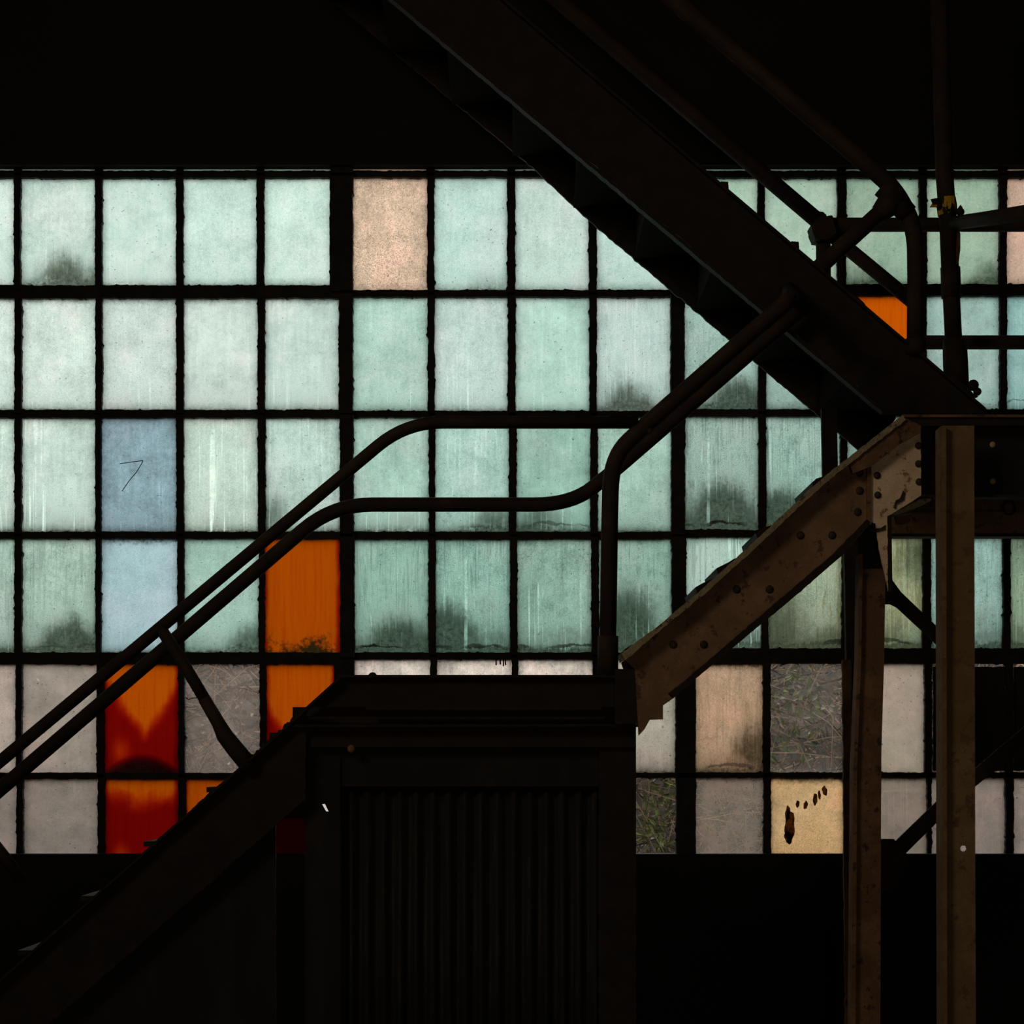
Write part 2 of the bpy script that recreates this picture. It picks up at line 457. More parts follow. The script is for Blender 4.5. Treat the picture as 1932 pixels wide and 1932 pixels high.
# apparent colours per pane, dirt and dimmer light down the rows painted in: (r,g,b), grime, streak, mottle
G = {}
def g(r, c, rgb, grime=0.2, streak=0.3, mott=0.30, haze=1.0, rust=0.0, head=0.15): G[(r, c)] = (rgb, grime, streak, mott, haze, rust, head)
FIB = {(1, 5): 1.3, (1, 13): 0.6, (6, 10): 0.9, (5, 9): 0.5, (3, 2): 0.4}
CRUST = {(3, 9): 1, (4, 5): 1, (4, 6): .8, (4, 7): .8, (2, 13): .7, (2, 12): .5, (1, 12): .6, (4, 10): .8, (4, 11): .7, (3, 7): .6, (3, 6): .5, (4, 1): .4, (5, 9): .6, (1, 13): .8}
for c, rgb in zip(range(-1, 15), [(205,222,212),(206,223,213),(200,220,209),(201,223,212),(201,223,213),(206,229,217),(228,193,162),(192,217,208),(196,216,207),(187,212,202),(168,193,174),(168,191,172),(146,170,150),(153,175,154),(206,172,152),(150,175,155)]):
    g(1, c, rgb, 0.12, 0.12, 0.22)
for c, rgb in zip(range(-1, 15), [(210,224,214),(212,226,216),(211,224,214),(203,214,207),(203,214,206),(198,214,205),(178,207,194),(192,211,204),(182,211,199),(187,207,201),(158,184,175),(150,175,165),(150,175,165),(152,178,170),(142,177,174),(140,170,165)]):
    g(2, c, rgb, 0.18, 0.35, 0.26, head=0.5 if c <= 4 else 0.15)
for c, rgb in zip(range(-1, 15), [(195,215,203),(200,217,205),(198,215,204),(140,164,174),(193,209,196),(184,205,195),(170,200,186),(166,196,185),(154,188,174),(160,188,174),(142,166,155),(142,170,158),(128,155,143),(128,155,145),(128,155,145),(128,155,145)]):
    g(3, c, rgb, 0.35, 0.7, 0.35)
for c, rgb in zip(range(-1, 15), [(170,195,180),(172,197,182),(166,191,176),(163,188,192),(161,190,176),(150,170,150),(142,176,160),(140,175,160),(145,176,160),(140,172,154),(160,190,175),(128,142,106),(136,148,112),(138,168,160),(138,158,136),(138,158,136)]):
    g(4, c, rgb, 0.6, 0.8, 0.45)
for c in range(-1, 15):
    g(5, c, (205,186,174), 0.0, 0.5, 0.15, 0.46)
    g(6, c, (182,165,155), 0.0, 0.5, 0.10, 0.42)
# single panes that differ
g(1, 1, (203,222,211), 0.42, 0.2, 0.30); g(1, 5, (233,199,173), 0.05, 0.0, 0.42)
g(3, 1, (200,217,206), 0.35, 1.0, 0.30); g(3, 2, (143,167,177), 0.22, 0.7, 0.42); g(3, 3, (195,211,198), 0.30, 1.0, 0.25)
g(3, 9, (160,186,174), 0.95, 0.8, 0.45); g(3, 10, (152,182,170), 0.80, 0.6, 0.50)
g(2, 8, (190,209,203), 0.50, 0.3, 0.25); g(2, 9, (160,186,176), 0.55, 0.3, 0.35)
g(4, 1, (166,190,175), 0.62, 0.2, 0.45); g(4, 2, (166,191,196), 0.25, 0.1, 0.20, head=0.9); g(4, 3, (162,191,178), 0.40, 0.1, 0.25)
g(4, 5, (146,180,164), 0.72, 0.8, 0.40); g(4, 6, (146,182,168), 0.78, 0.9, 0.42); g(4, 8, (146,178,162), 0.95, 1.0, 0.5)
g(4, 9, (170,198,184), 0.85, 1.0, 0.35); g(4, 10, (158,170,146), 0.85, 0.3, 0.5, rust=0.7); g(4, 11, (156,170,142), 0.75, 0.4, 0.5, rust=0.6)
g(4, 12, (146,176,168), 0.65, 0.4, 0.4, rust=0.1); g(4, 13, (142,165,142), 0.7, 0.4, 0.45, rust=0.3)
for c in (5, 6, 7): g(5, c, (214,199,187), 0.35, 0.5, 0.4, 0.86)
g(5, 0, (190,172,160), 0.06, 0.4, 0.2, 0.72); g(5, 1, (196,180,168), 0.0, 0.4, 0.15, 0.48)
g(5, 3, (190,170,160), 0.0, 0.2, 0.18, 0.24); g(5, 8, (172,162,148), 0.45, 0.2, 0.25, 0.93)
g(5, 9, (180,147,120), 0.55, 0.2, 0.35, 1.0, rust=0.25, head=0.95); g(5, 10, (205,192,180), 0.0, 0.2, 0.14, 0.07)
g(5, 11, (194,176,158), 0.02, 0.2, 0.10, 0.58)
g(6, 0, (170,155,146), 0.0, 0.3, 0.12, 0.52); g(6, 1, (174,160,150), 0.0, 0.4, 0.12, 0.48)
g(6, 8, (170,158,148), 0.0, 0.1, 0.05, 0.03); g(6, 9, (178,160,145), 0.0, 0.3, 0.10, 0.36)
g(6, 10, (210,170,124), 0.30, 0.2, 0.30, 1.0, rust=0.25, head=0.8); g(6, 11, (172,156,142), 0.04, 0.4, 0.12, 0.46, head=0.7)
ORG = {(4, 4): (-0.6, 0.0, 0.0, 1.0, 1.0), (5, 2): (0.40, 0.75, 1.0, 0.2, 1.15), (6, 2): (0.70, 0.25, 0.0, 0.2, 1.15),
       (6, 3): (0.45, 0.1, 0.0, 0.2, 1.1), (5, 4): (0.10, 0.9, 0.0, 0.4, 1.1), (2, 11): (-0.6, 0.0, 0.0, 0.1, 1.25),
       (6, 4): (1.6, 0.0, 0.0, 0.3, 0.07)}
LBL = {(1, 5): 'peach coloured pane', (1, 13): 'peach coloured pane', (3, 2): 'blue grey pane', (4, 2): 'pale blue pane',
       (5, 9): 'beige stained pane', (6, 10): 'tan pane with dark blotches', (5, 10): 'clear pane showing brush outside',
       (6, 8): 'clear pane showing brush outside'}
BOARDED = {(5, 12), (5, 13), (5, 14)}
SMUDGE = {(1, 1): (.62, .14, .8), (1, 6): (.8, .0, .4), (4, 6): (.15, .22, 1.0), (4, 5): (.62, .12, .9), (3, 9): (.5, .16, 1.0), (3, 10): (.2, .12, .7), (4, 1): (.65, .05, .9),
          (4, 8): (.4, .35, .9), (4, 7): (.2, .6, .4), (5, 9): (.85, .28, .8), (4, 10): (.2, .35, .9), (4, 11): (.9, .8, .7), (3, 4): (.08, .2, .6), (2, 8): (.45, .05, .7), (2, 9): (.7, .1, .7),
          (5, 8): (.5, .75, .7), (4, 13): (.2, .9, .7), (1, 12): (.85, .05, 1.0), (1, 11): (.3, .05, .9), (4, 12): (.25, .8, .5), (3, 6): (.8, .1, .7), (3, 7): (.3, .15, .6), (3, 2): (.15, .75, .4), (4, 2): (.05, .9, .8), (4, 3): (.9, .08, .6)}
GAIN = {1: 0.95, 2: 1.0, 3: 1.05, 4: 1.14, 5: 1.28, 6: 1.42}

unit = bpy.data.meshes.new('pane')
bmp = box_bm((0, 0, 0), (1, 1, 1))
bmp.to_mesh(unit); bmp.free()
unit.materials.append(GLASS); unit.materials.append(BODY)
for f in unit.polygons: f.material_index = 0 if f.normal.y < -0.5 else 1
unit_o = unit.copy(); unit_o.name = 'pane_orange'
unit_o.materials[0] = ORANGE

def rough_bar(name, x0, y0, x1, y1, wa, wb, d, depth, parent, horizontal, amp=0.8, skew=0.0):
    """bar with crumbling putty edges; runs along x (horizontal) or y, wa/wb = half widths either side in px"""
    bm = bmesh.new()
    L = (x1 - x0) if horizontal else (y1 - y0)
    n = max(4, int(abs(L) / 4.0))
    a = b = 0.0
    rows = []
    for i in range(n + 1):
        s = i / n
        a = a * 0.6 + random.gauss(0, amp * 0.55); b = b * 0.6 + random.gauss(0, amp * 0.55)
        ka = kb = 0
        if random.random() < 0.06: ka = random.uniform(0.6, 2.4)
        if random.random() < 0.06: kb = random.uniform(0.6, 2.4)
        if horizontal:
            x = x0 + L * s; y = y0 + (y1 - y0) * s
            q = ((x, y - wa - a - ka), (x, y + wb + b + kb))
        else:
            y = y0 + L * s; x = x0 + (x1 - x0) * s
            q = ((x - wa - a - ka, y), (x + wb + b + kb, y))
        f0, f1 = P(*q[0], d), P(*q[1], d)
        rows.append([bm.verts.new(v) for v in (f0, f1, f1 + Vector((0, depth, 0)), f0 + Vector((0, depth, 0)))])
    for A, B in zip(rows, rows[1:]):
        for k in range(4):
            bm.faces.new((A[k], A[(k + 1) % 4], B[(k + 1) % 4], B[k]))
    bm.faces.new(rows[0]); bm.faces.new(rows[-1][::-1])
    return link(name, bm, M['sash'], parent)

win = {}
for k, (c0, c1) in {1: (-1, 4), 2: (5, 8), 3: (9, 14)}.items():
    o = bpy.data.objects.new('window_%d' % k, None); COL.objects.link(o); o['kind'] = 'structure'
    o['label'] = {1: 'steel sash window behind the lower stair rails', 2: 'steel sash window above the stair platform',
                  3: 'steel sash window behind the upper stairs and landing'}[k]
    win[k] = o
    for r in range(0, 7):
        for c in range(c0, c1 + 1):
            x0, x1 = ROWX[r][c + 1]; y0, y1 = rows_of(c)[r]
            if (r, c) in BOARDED:
                p = prism('board', rect(x0 + (2 if c == 12 else 1), y0 + 6, x1 - (1 if c == 12 else 5), y1 - 3), DW - 0.02, 0.02, M['board'], o, rough=0.5)
                p['label'] = 'dark board closing a pane opening'
                continue
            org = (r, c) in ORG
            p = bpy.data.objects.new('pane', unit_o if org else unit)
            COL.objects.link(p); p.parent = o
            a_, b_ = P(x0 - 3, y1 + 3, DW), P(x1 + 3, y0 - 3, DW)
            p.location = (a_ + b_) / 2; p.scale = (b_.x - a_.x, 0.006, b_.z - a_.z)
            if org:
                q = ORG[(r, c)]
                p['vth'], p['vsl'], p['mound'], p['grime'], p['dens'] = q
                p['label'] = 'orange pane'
                if (r, c) == (6, 4):           # two pieces of glass in one opening
                    xm = P(588, 0, DW).x; p.scale.x = xm - a_.x; p.location.x = (xm + a_.x) / 2
                    q2 = bpy.data.objects.new('pane', unit); COL.objects.link(q2); q2.parent = o
                    q2.scale = (b_.x - xm, 0.006, p.scale.z); q2.location = ((xm + b_.x) / 2, p.location.y, p.location.z)
                    q2['tint'] = (0.95, 0.85, 0.8); q2['haze'] = 1.0
                    for kk in ('smudge', 'smudge_u', 'smudge_v', 'grime', 'streak', 'rust', 'head', 'fibre', 'crust'): q2[kk] = 0.0
                    q2['mottle'] = 0.1
            else:
                rgb, gr, stv, mo, hz, ru, hd = G[(max(r, 1), c)]
                p['tint'] = tuple(min(lin(v) * GAIN[max(r, 1)], 1.0) for v in rgb)
                p['grime'] = gr; p['streak'] = stv; p['mottle'] = mo; p['haze'] = hz; p['rust'] = ru; p['head'] = hd; p['fibre'] = FIB.get((r, c), 0.12); p['crust'] = float(CRUST.get((r, c), 0.0)); p['smudge_u'], p['smudge_v'], p['smudge'] = SMUDGE.get((r, c), (0.5, 0.0, 0.0))
                if (r, c) in LBL: p['label'] = LBL[(r, c)]
        # upright bars between the panes of this row
        for c in range(c0 - 1, c1 + 1):
            if c < -1 or c + 1 > 14: continue
            if c == c0 - 1: continue
            if c == c1 and k == 3: continue
            xa = ROWX[r][c + 1][1]; xb = ROWX[r][c + 2][0]
            y0, y1 = rows_of(c)[r]
            mull = (c == c1)
            rough_bar('mullion' if mull else 'glazing_bar', (xa + xb) / 2, y0 - 9, (xa + xb) / 2, y1 + 9, (xb - xa) / 2, (xb - xa) / 2,
                      DW - (0.06 if mull else 0.035), 0.075 if mull else 0.05, o, False)
    # level bars
    xl, xr = min(ROWX[r][c0 + 1][0] for r in ROWX) - 12, max(ROWX[r][c1 + 1][1] for r in ROWX) + 12
    Y = rows_of(c0)
    for r in range(0, 6):
        ya, yb = Y[r][1], Y[r + 1][0]
        rough_bar('glazing_bar', xl, (ya + yb) / 2, xr, (ya + yb) / 2, (yb - ya) / 2, (yb - ya) / 2, DW - 0.032, 0.045, o, True, 0.7)
# the narrower vent frames at the ends of some rows
for (x0, y0, x1, y1, k) in ((622, 330, 652, 545, 1), (630, 1246, 652, 1470, 1), (1276, 1246, 1313, 1640, 3), (1560, 1246, 1562, 1247, 3)):
    if x1 - x0 < 5: continue
    rough_bar('vent_frame', (x0 + x1) / 2, y0, (x0 + x1) / 2, y1, (x1 - x0) / 2, (x1 - x0) / 2, DW - 0.05, 0.06, win[k], False, 0.5)
# scratched lines in the blue grey pane
for k, pl in enumerate([[(226, 875), (246, 872), (270, 869)], [(270, 870), (258, 890), (243, 908), (230, 927)]]):
    link('scratch', tube_bm([P(x, y, DW - 0.006) for x, y in pl], SZ(0.8, DW), 5), M['sash'], win[1])
for cx, cy, rx, ry in ((1490, 1560, 11, 27), (1486, 1535, 5, 14), (1487, 1580, 7, 12), (1505, 1517, 4, 6), (1520, 1519, 4, 8), (1538, 1508, 5, 10), (1546, 1500, 3, 8), (1556, 1492, 5, 9)):
    bm = bmesh.new(); bmesh.ops.create_uvsphere(bm, u_segments=20, v_segments=10, radius=1.0)
    ph = random.random() * 6
    for v in bm.verts:
        a = math.atan2(v.co.z, v.co.x); k = 1 + 0.16 * math.sin(2 * a + ph) + 0.10 * math.sin(5 * a + 2 * ph)
        v.co = P(cx, cy, DW - 0.0075) + Vector((v.co.x * SZ(rx, DW) * k, v.co.y * 0.002, v.co.z * SZ(ry, DW) * k))
    link('mud_stain', bm, M['mud'], win[3], True)
# loose crumbs of dirt on ledges of the bars (scars of putty hanging down)
for x in (936, 944, 950, 954):
    rough_bar('putty_drip', x, 1242, x, 1242 + random.uniform(10, 17), 1.3, 1.3, DW - 0.02, 0.014, win[2], False, 0.2)

# ------------------------------------------------------------------ outside: bank and dry brush
bm = bmesh.new()
nx, ny = 90, 22
grid = []
for j in range(ny + 1):
    row = []
    for i in range(nx + 1):
        k = j / ny
        x = -20 + 40 * i / nx
        row.append(bm.verts.new((x, 10.3 + 6.2 * k + random.uniform(-.10, .10) * (j > 0), 0.2 + 2.75 * max(0.0, k - 0.35) ** 0.75 / 0.72 + random.uniform(-.10, .10))))
    grid.append(row)
for j in range(ny):
    for i in range(nx):
        bm.faces.new((grid[j][i], grid[j][i + 1], grid[j + 1][i + 1], grid[j + 1][i]))
o = link('hillside', bm, M['bank'], None, True); o['kind'] = 'structure'
bmb = bmesh.new()
def stems(n, mi, rr, y0, y1):
    for _ in range(n):
        y = random.uniform(y0, y1); hw = 0.27 * y
        x = random.uniform(-hw, hw); z = EYE + random.uniform(-0.06, 0.050) * y
        a = random.gauss(0.8, 0.7) * random.choice((-1, 1)); L = random.uniform(0.10, 0.7) * y / 11
        d = Vector((math.sin(a), random.uniform(-.25, .25), math.cos(a) * random.choice((1, 1, -1))))
        bend = Vector((random.uniform(-.5, .5), 0, -random.uniform(0, .6)))
        p0 = Vector((x, y, z)); r = random.uniform(*rr) * y / 11
        nf = len(bmb.faces)
        tube_bm([p0 + d * L * k + bend * L * k * k for k in (0, .35, .7, 1)], [r, r * .9, r * .7, r * .4], 3, bmb)
        bmb.faces.ensure_lookup_table()
        for q in bmb.faces[nf:]: q.material_index = mi
def leaves(n, mi, s0, s1, y0, y1, zone=None):
    for _ in range(n):
        y = random.uniform(y0, y1); hw = 0.27 * y
        x = random.uniform(-hw, hw); z = EYE + random.uniform(-0.06, 0.050) * y
        if zone:
            cx, cy, sx, sy = random.choice(zone)
            q = P(random.gauss(cx, sx), random.gauss(cy, sy), y); x, z = q.x, q.z
        k = random.uniform(s0, s1) * y / 11
        a = Vector((random.gauss(0, 1), random.gauss(0, .5), random.gauss(0, 1))).normalized()
        b = a.cross(Vector((random.gauss(0, .5), 1, random.gauss(0, .5)))).normalized()
        c = Vector((x, y, z)); nrm = a.cross(b)
        v = [bmb.verts.new(q) for q in (c - a * k, c + b * k * .45 + nrm * k * .2, c + a * k, c - b * k * .45 + nrm * k * .2)]
        for tri in ((0, 1, 2), (0, 2, 3)):
            bmb.faces.new([v[i] for i in tri]).material_index = mi
stems(420, 0, (.0016, .0040), 10.4, 11.6)
stems(260, 1, (.0020, .0060), 10.5, 12.0)
stems(900, 0, (.0018, .0042), 12.0, 14.0)
stems(900, 5, (.0018, .0048), 12.0, 14.5)
stems(2600, 1, (.0025, .0090), 12.5, 15.5)
leaves(420, 2, .010, .034, 10.8, 12.0, [(1240, 1500, 26, 40), (1235, 1570, 26, 30), (1500, 1310, 40, 30), (1475, 1390, 26, 50), (1370, 1560, 40, 40)])
leaves(1500, 3, .006, .020, 10.6, 12.5); leaves(3200, 3, .008, .024, 12.5, 15.0)
leaves(500, 4, .005, .017, 10.6, 12.0); leaves(700, 4, .008, .022, 12.5, 15.0)
leaves(60, 4, .014, .026, 10.6, 11.2, [(1480, 1320, 40, 50)])
o = link('brush', bmb, [M['stem_a'], M['stem_b'], M['leaf_g'], M['leaf_d'], M['leaf_p'], M['stem_c']])
o['kind'] = 'stuff'; o['label'] = 'tangle of dry stems and leaves outside the lower clear panes'; o['category'] = 'brush'

# ------------------------------------------------------------------ lower stair flight (bottom left)
ZA, ZB = 8.05, 8.60            # near and far side of the lower and middle flights
ZC, ZD = 8.68, 9.53            # near and far side of the upper flight
t1 = thing('stair_flight', 'lowest dark steel flight of stairs rising from bottom left to the platform', 'stairs')
lx = lambda y: 640 - (y - 1277) * 0.905 if y < 1368 else 540 + (1368 - y) * 1.13
top = [(640, 1277), (540, 1369), (400, 1492), (268, 1610), (-130, 1962)]
prism('stringer', [(578, 1334)] + top[1:] + [(-130, 2128), (576, 1508)], ZA, 0.02, M['black'], t1, rough=0.7, step=7)
prism('stringer', [(x, y) for x, y in ((640, 1277), (540, 1369), (268, 1610), (-130, 1962), (-130, 2110), (640, 1440))], ZA + 0.55, 0.02, M['black'], t1)
f_ = prism('top_flange', [(640, 1277), (540, 1369), (268, 1610), (-130, 1962), (-130, 1968), (268, 1616), (540, 1375), (640, 1283)], ZA - 0.04, 0.05, M['black'], t1)
for k in range(-1, 5):
    x = 388 - 119 * k; y = 1485 + 103 * k
    p0, p1 = P(x, y, ZA), P(x + 128, y + 10, ZA)
    box = box_bm(((p0.x + p1.x) / 2, (ZA + ZB) / 2 + 0.012, (p0.z + p1.z) / 2), (p1.x - p0.x, ZB - ZA - 0.02, p0.z - p1.z))
    link('tread', box, M['black'], t1)
for k in range(22):
    s = random.random(); x = 470 + 95 * s; y = 1432 - 87 * s
    dome('dirt_crumb', x, y + 1, ZA + 0.005, random.uniform(2, 5), M['black'], t1, 1.0)

# platform
t2 = thing('stair_platform', 'dark steel platform with a flat deck edge between the two lower flights', 'platform')
pa, pb = P(636, 1274, ZA), P(1196, 1279, ZA)
link('deck_plate', box_bm(((pa.x + pb.x) / 2, (ZA + ZB) / 2 + 0.02, (pa.z + pb.z) / 2), (pb.x - pa.x, ZB - ZA + 0.1, pa.z - pb.z)), M['black'], t2)
prism('fascia', [(640, 1277), (1196, 1275), (1196, 1334), (577, 1334)], ZA, 0.015, M['black'], t2)
prism('rail_ledge', rect(690, 1334, 1135, 1340), ZA - 0.03, 0.03, M['black'], t2)
prism('rail_ledge', rect(560, 1352, 1140, 1357), ZA - 0.015, 0.03, M['black'], t2)
prism('lower_channel', rect(552, 1334, 1200, 1380), ZA + 0.05, 0.015, M['black'], t2)
prism('bottom_flange', [(541, 1367), (1205, 1366), (1205, 1371), (541, 1372)], ZA - 0.03, 0.10, M['black'], t2, rough=0.5)
prism('end_plate', [(1160, 1262), (1199, 1262), (1210, 1366), (1160, 1366)], ZA - 0.045, 0.04, M['black'], t2)
dome('bolt', 703, 1277, ZA + 0.02, 9, M['black'], t2, 1.0)

# shed under the platform
t3 = thing('storage_shed', 'dark corrugated sheet metal shed standing under the stair platform', 'shed')
prism('header_beam', rect(545, 1369, 1200, 1410), ZA + 0.02, 0.08, M['black'], t3)
prism('header_board', rect(640, 1410, 1130, 1484), ZA + 0.07, 0.03, M['board'], t3)
zf = HOR + EYE * F / 8.1
prism('corner_post', [(1130, 1366), (1200, 1366), (1200, zf), (1130, zf)], ZA + 0.04, 0.16, M['black'], t3)
bm = bmesh.new()
for q in ([(575, 1410), (642, 1410), (642, 1517), (575, 1517)], [(575, 1531), (642, 1531), (642, zf), (575, zf)],
          [(575, 1517), (607, 1517), (615, 1531), (575, 1531)], [(613, 1517), (642, 1517), (642, 1531), (620, 1531)]):
    prism_bm(q, ZA + 0.06, 0.012, bm)
o = link('corner_sheet', bm, M['board'], t3)
prism('side_panel', [(420, 1560), (520, 1470), (520, 1410), (575, 1410), (575, 1545), (520, 1545), (520, zf), (-60, zf), (-60, 1960)], ZA + 0.07, 0.02, M['board'], t3)
bm = bmesh.new()
xs = [640 + 491 * i / 132 for i in range(133)]
hole = P(613, 1523, ZA)
fr = []
for i, x in enumerate(xs):
    d = ZA + 0.11 + 0.014 * math.sin(i * 2 * math.pi / 8.25)
    zb, zt = 0.0, P(0, 1480, 8.15).z
    X = P(x, 0, 8.15).x
    fr.append([bm.verts.new((X, d, zb)), bm.verts.new((X, d, zt)), bm.verts.new((X, d + .003, zt)), bm.verts.new((X, d + .003, zb))])
for A, B in zip(fr, fr[1:]):
    for k in range(4): bm.faces.new((A[k], B[k], B[(k + 1) % 4], A[(k + 1) % 4]))
bm.faces.new(fr[0]); bm.faces.new(fr[-1])
link('corrugated_sheet', bm, M['sheet'], t3, True)
dome('bolt', 663, 1413, ZA + 0.015, 8, M['rust'], t3, 0.6)

# ------------------------------------------------------------------ middle flight (pale riveted stringer)
t4 = thing('stair_flight', 'middle stair flight with brown riveted stringer rising right to the landing', 'stairs')
ZS = ZA - 0.05
st = [(1168, 1232), (1243, 1184), (1330, 1113), (1430, 1022), (1545, 916), (1642, 880), (1642, 985), (1590, 1047), (1480, 1142), (1433, 1180), (1383, 1222), (1313, 1280), (1271, 1317), (1251, 1331), (1251, 1357), (1225, 1358), (1214, 1372), (1204, 1400), (1196, 1262)]
st = [(1172, 1238), (1196, 1220), (1243, 1182), (1330, 1110), (1430, 1019), (1545, 912), (1600, 868), (1644, 850), (1644, 985), (1590, 1047), (1480, 1142), (1433, 1180), (1383, 1222), (1313, 1280), (1271, 1317), (1251, 1331), (1251, 1357), (1226, 1358), (1216, 1376), (1205, 1388), (1198, 1262)]
prism('stringer', st, ZS, 0.02, M['stringer'], t4)
tf = [(1172, 1232), (1243, 1180), (1330, 1107), (1430, 1015), (1545, 908), (1620, 848), (1703, 783), (1709, 792), (1640, 846), (1552, 916), (1436, 1024), (1335, 1116), (1247, 1188), (1180, 1246)]
prism('top_flange', tf, ZS - 0.06, 0.10, M['edge'], t4, rough=0.6, step=7)
bf = [(1271, 1317), (1313, 1280), (1383, 1222), (1433, 1180), (1480, 1142), (1590, 1047), (1642, 985), (1636, 980), (1578, 1040), (1470, 1132), (1300, 1278), (1262, 1308)]
prism('bottom_flange', bf, ZS - 0.05, 0.08, M['black'], t4, rough=0.5, step=8)
prism('stringer', [(1172, 1250), (1243, 1196), (1330, 1124), (1430, 1036), (1545, 934), (1642, 880), (1642, 975), (1590, 1035), (1433, 1166), (1271, 1300), (1200, 1330)], ZB, 0.02, M['black'], t4)
for k in range(4):
    x = 1300 + 120 * k; y = 1178 - 103 * k
    dx = x - 1300
    p0, p1 = P(x - 62, y + 25, ZA), P(x + 70, y + 35, ZA)
    link('tread', box_bm(((p0.x + p1.x) / 2, (ZA + ZB) / 2 - 0.005, (p0.z + p1.z) / 2 ), (p1.x - p0.x, ZB - ZA - 0.03, p0.z - p1.z)), M['black'], t4)
for x, y in ((1270, 1216), (1328, 1216), (1390, 1112), (1452, 1112), (1510, 1010), (1570, 1010), (1622, 892), (1622, 926), (1618, 966)):
    dome('rivet', x, y, ZS, 8, M['rivet'], t4)
for x, y, wd in ((1178, 1225, 22), (1312, 1108, 24), (1352, 1072, 28), (1426, 1006, 20), (1532, 910, 16)):
    prism('tread_nosing', [(x, y), (x + wd * .5, y - 7), (x + wd * 1.5, y - wd * .75), (x + wd * 1.7, y - wd * .6), (x + 4, y + 14)], ZS + 0.05, 0.5, M['black'], t4, rough=0.5)
# splice plate and gusset where the flight meets the landing
prism('splice_plate', [(1636, 870), (1644, 862), (1644, 990), (1636, 990)], ZS - 0.02, 0.02, M['rust'], t4)
gus = [(1644, 868), (1703, 812), (1736, 805), (1738, 935), (1682, 970), (1674, 974), (1676, 1115), (1671, 1092), (1664, 1062), (1655, 1014), (1652, 988), (1644, 985)]
prism('gusset_plate', gus, ZS - 0.012, 0.012, M['pale'], t4, rough=0.4)
uf = [(1545, 912), (1620, 850), (1703, 786), (1736, 803), (1736, 818), (1700, 838), (1644, 880), (1600, 895), (1552, 922)]
prism('top_angle', [(1600, 868), (1703, 786), (1738, 803), (1736, 816), (1700, 836), (1644, 880), (1610, 893)], ZS - 0.05, 0.03, M['rust'], t4)
for x, y in ((1733, 841), (1733, 875), (1734, 909), (1655, 897), (1656, 934)):
    dome('rivet', x, y, ZS - 0.014, 7, M['rivet'], t4)
prism('paint_scar', [(1686, 958), (1690, 944), (1698, 940), (1704, 926), (1708, 930), (1706, 944), (1699, 947), (1692, 952), (1690, 960)], ZS - 0.016, 0.003, M['rivet'], t4)
prism('paint_scar', [(1640, 998), (1662, 996), (1671, 990), (1671, 1000), (1655, 1004), (1640, 1003)], ZS - 0.016, 0.003, M['rivet'], t4)
prism('stiffener', [(1674, 972), (1682, 972), (1684, 1118), (1677, 1118)], ZS - 0.01, 0.05, M['black'], t4)

# ------------------------------------------------------------------ landing
t5 = thing('stair_landing', 'dark steel landing on columns at the right, where the flights turn', 'landing')
ZL = 7.97
a_, b_ = P(1703, 782, ZL), P(2420, 787, ZL)
link('deck_plate', box_bm(((a_.x + b_.x) / 2, (ZL + 9.58) / 2, (a_.z + b_.z) / 2), (b_.x - a_.x, 9.58 - ZL, a_.z - b_.z)), M['rust'], t5)
prism('fascia', [(1703, 786), (2420, 786), (2420, 803), (1728, 803)], ZL + 0.01, 0.02, M['black'], t5)
prism('edge_channel', rect(1738, 800, 2420, 937), ZL + 0.07, 0.015, M['board'], t5)
prism('channel_flange', rect(1738, 933, 2420, 938), ZL + 0.015, 0.07, M['black'], t5)
fb = P(1685, 938, ZL + 0.08)
zt, zb = fb.z + 0.26, fb.z
xl = P(1672, 0, 9.5).x; xr = P(2400, 0, 9.5).x
link('edge_channel', box_bm(((xl + xr) / 2, 9.50, (zt + zb) / 2), (xr - xl, 0.02, zt - zb)), M['stringer'], t5)
link('channel_flange', box_bm(((xl + xr) / 2, 9.46, zb + 0.006), (xr - xl, 0.09, 0.012)), M['black'], t5)
link('channel_flange', box_bm(((xl + xr) / 2, 9.485, zb + 0.115), (xr - xl, 0.02, 0.006)), M['rust'], t5)
prism('bearing_plate', [(1682, 969), (1740, 940), (1757, 939), (1757, 944), (1690, 973)], ZL + 0.06, 0.10, M['edge'], t5)
prism('clip_angle', [(1688, 974), (1722, 972), (1716, 986), (1708, 989), (1692, 990)], ZL + 0.13, 0.02, M['rust'], t5)
dome('bolt', 1873, 839, ZL + 0.07, 6, M['bolt'], t5); dome('bolt', 1873, 908, ZL + 0.07, 6, M['bolt'], t5)
ringp = [P(1905 + 11 * math.cos(k * math.pi / 8), 958 + 13 * math.sin(k * math.pi / 8), 9.42) for k in range(17)]
link('hook_ring', tube_bm(ringp, 0.004, 6), M['rivet'], t5, True)
prism('ring_clip', rect(1898, 937, 1912, 944), 9.42, 0.02, M['rivet'], t5)

# columns and braces under the landing
def floor_y(d): return HOR + EYE * F / d
t6 = thing('steel_column', 'olive brown steel column with a bolt hole in front of the landing', 'column')
dcol = 7.90; fy = floor_y(dcol)
bm = bmesh.new()
prism_bm([(1785, 803), (1838, 803), (1840, 1589), (1786, 1589)], dcol, 0.012, bm)
prism_bm([(1786, 1613), (1840, 1613), (1843, fy), (1788, fy)], dcol, 0.012, bm)
hx, hy, hr = 1818, 1601, 6.2
sq = [(1786, 1589), (1840, 1589), (1840, 1613), (1786, 1613)]
out = []
for i in range(4):
    A, B = sq[i], sq[(i + 1) % 4]
    for j in range(4): out.append((A[0] + (B[0] - A[0]) * j / 4, A[1] + (B[1] - A[1]) * j / 4))
inn = []
for x, y in out:
    a = math.atan2(y - hy, x - hx); inn.append((hx + hr * math.cos(a), hy + hr * math.sin(a)))
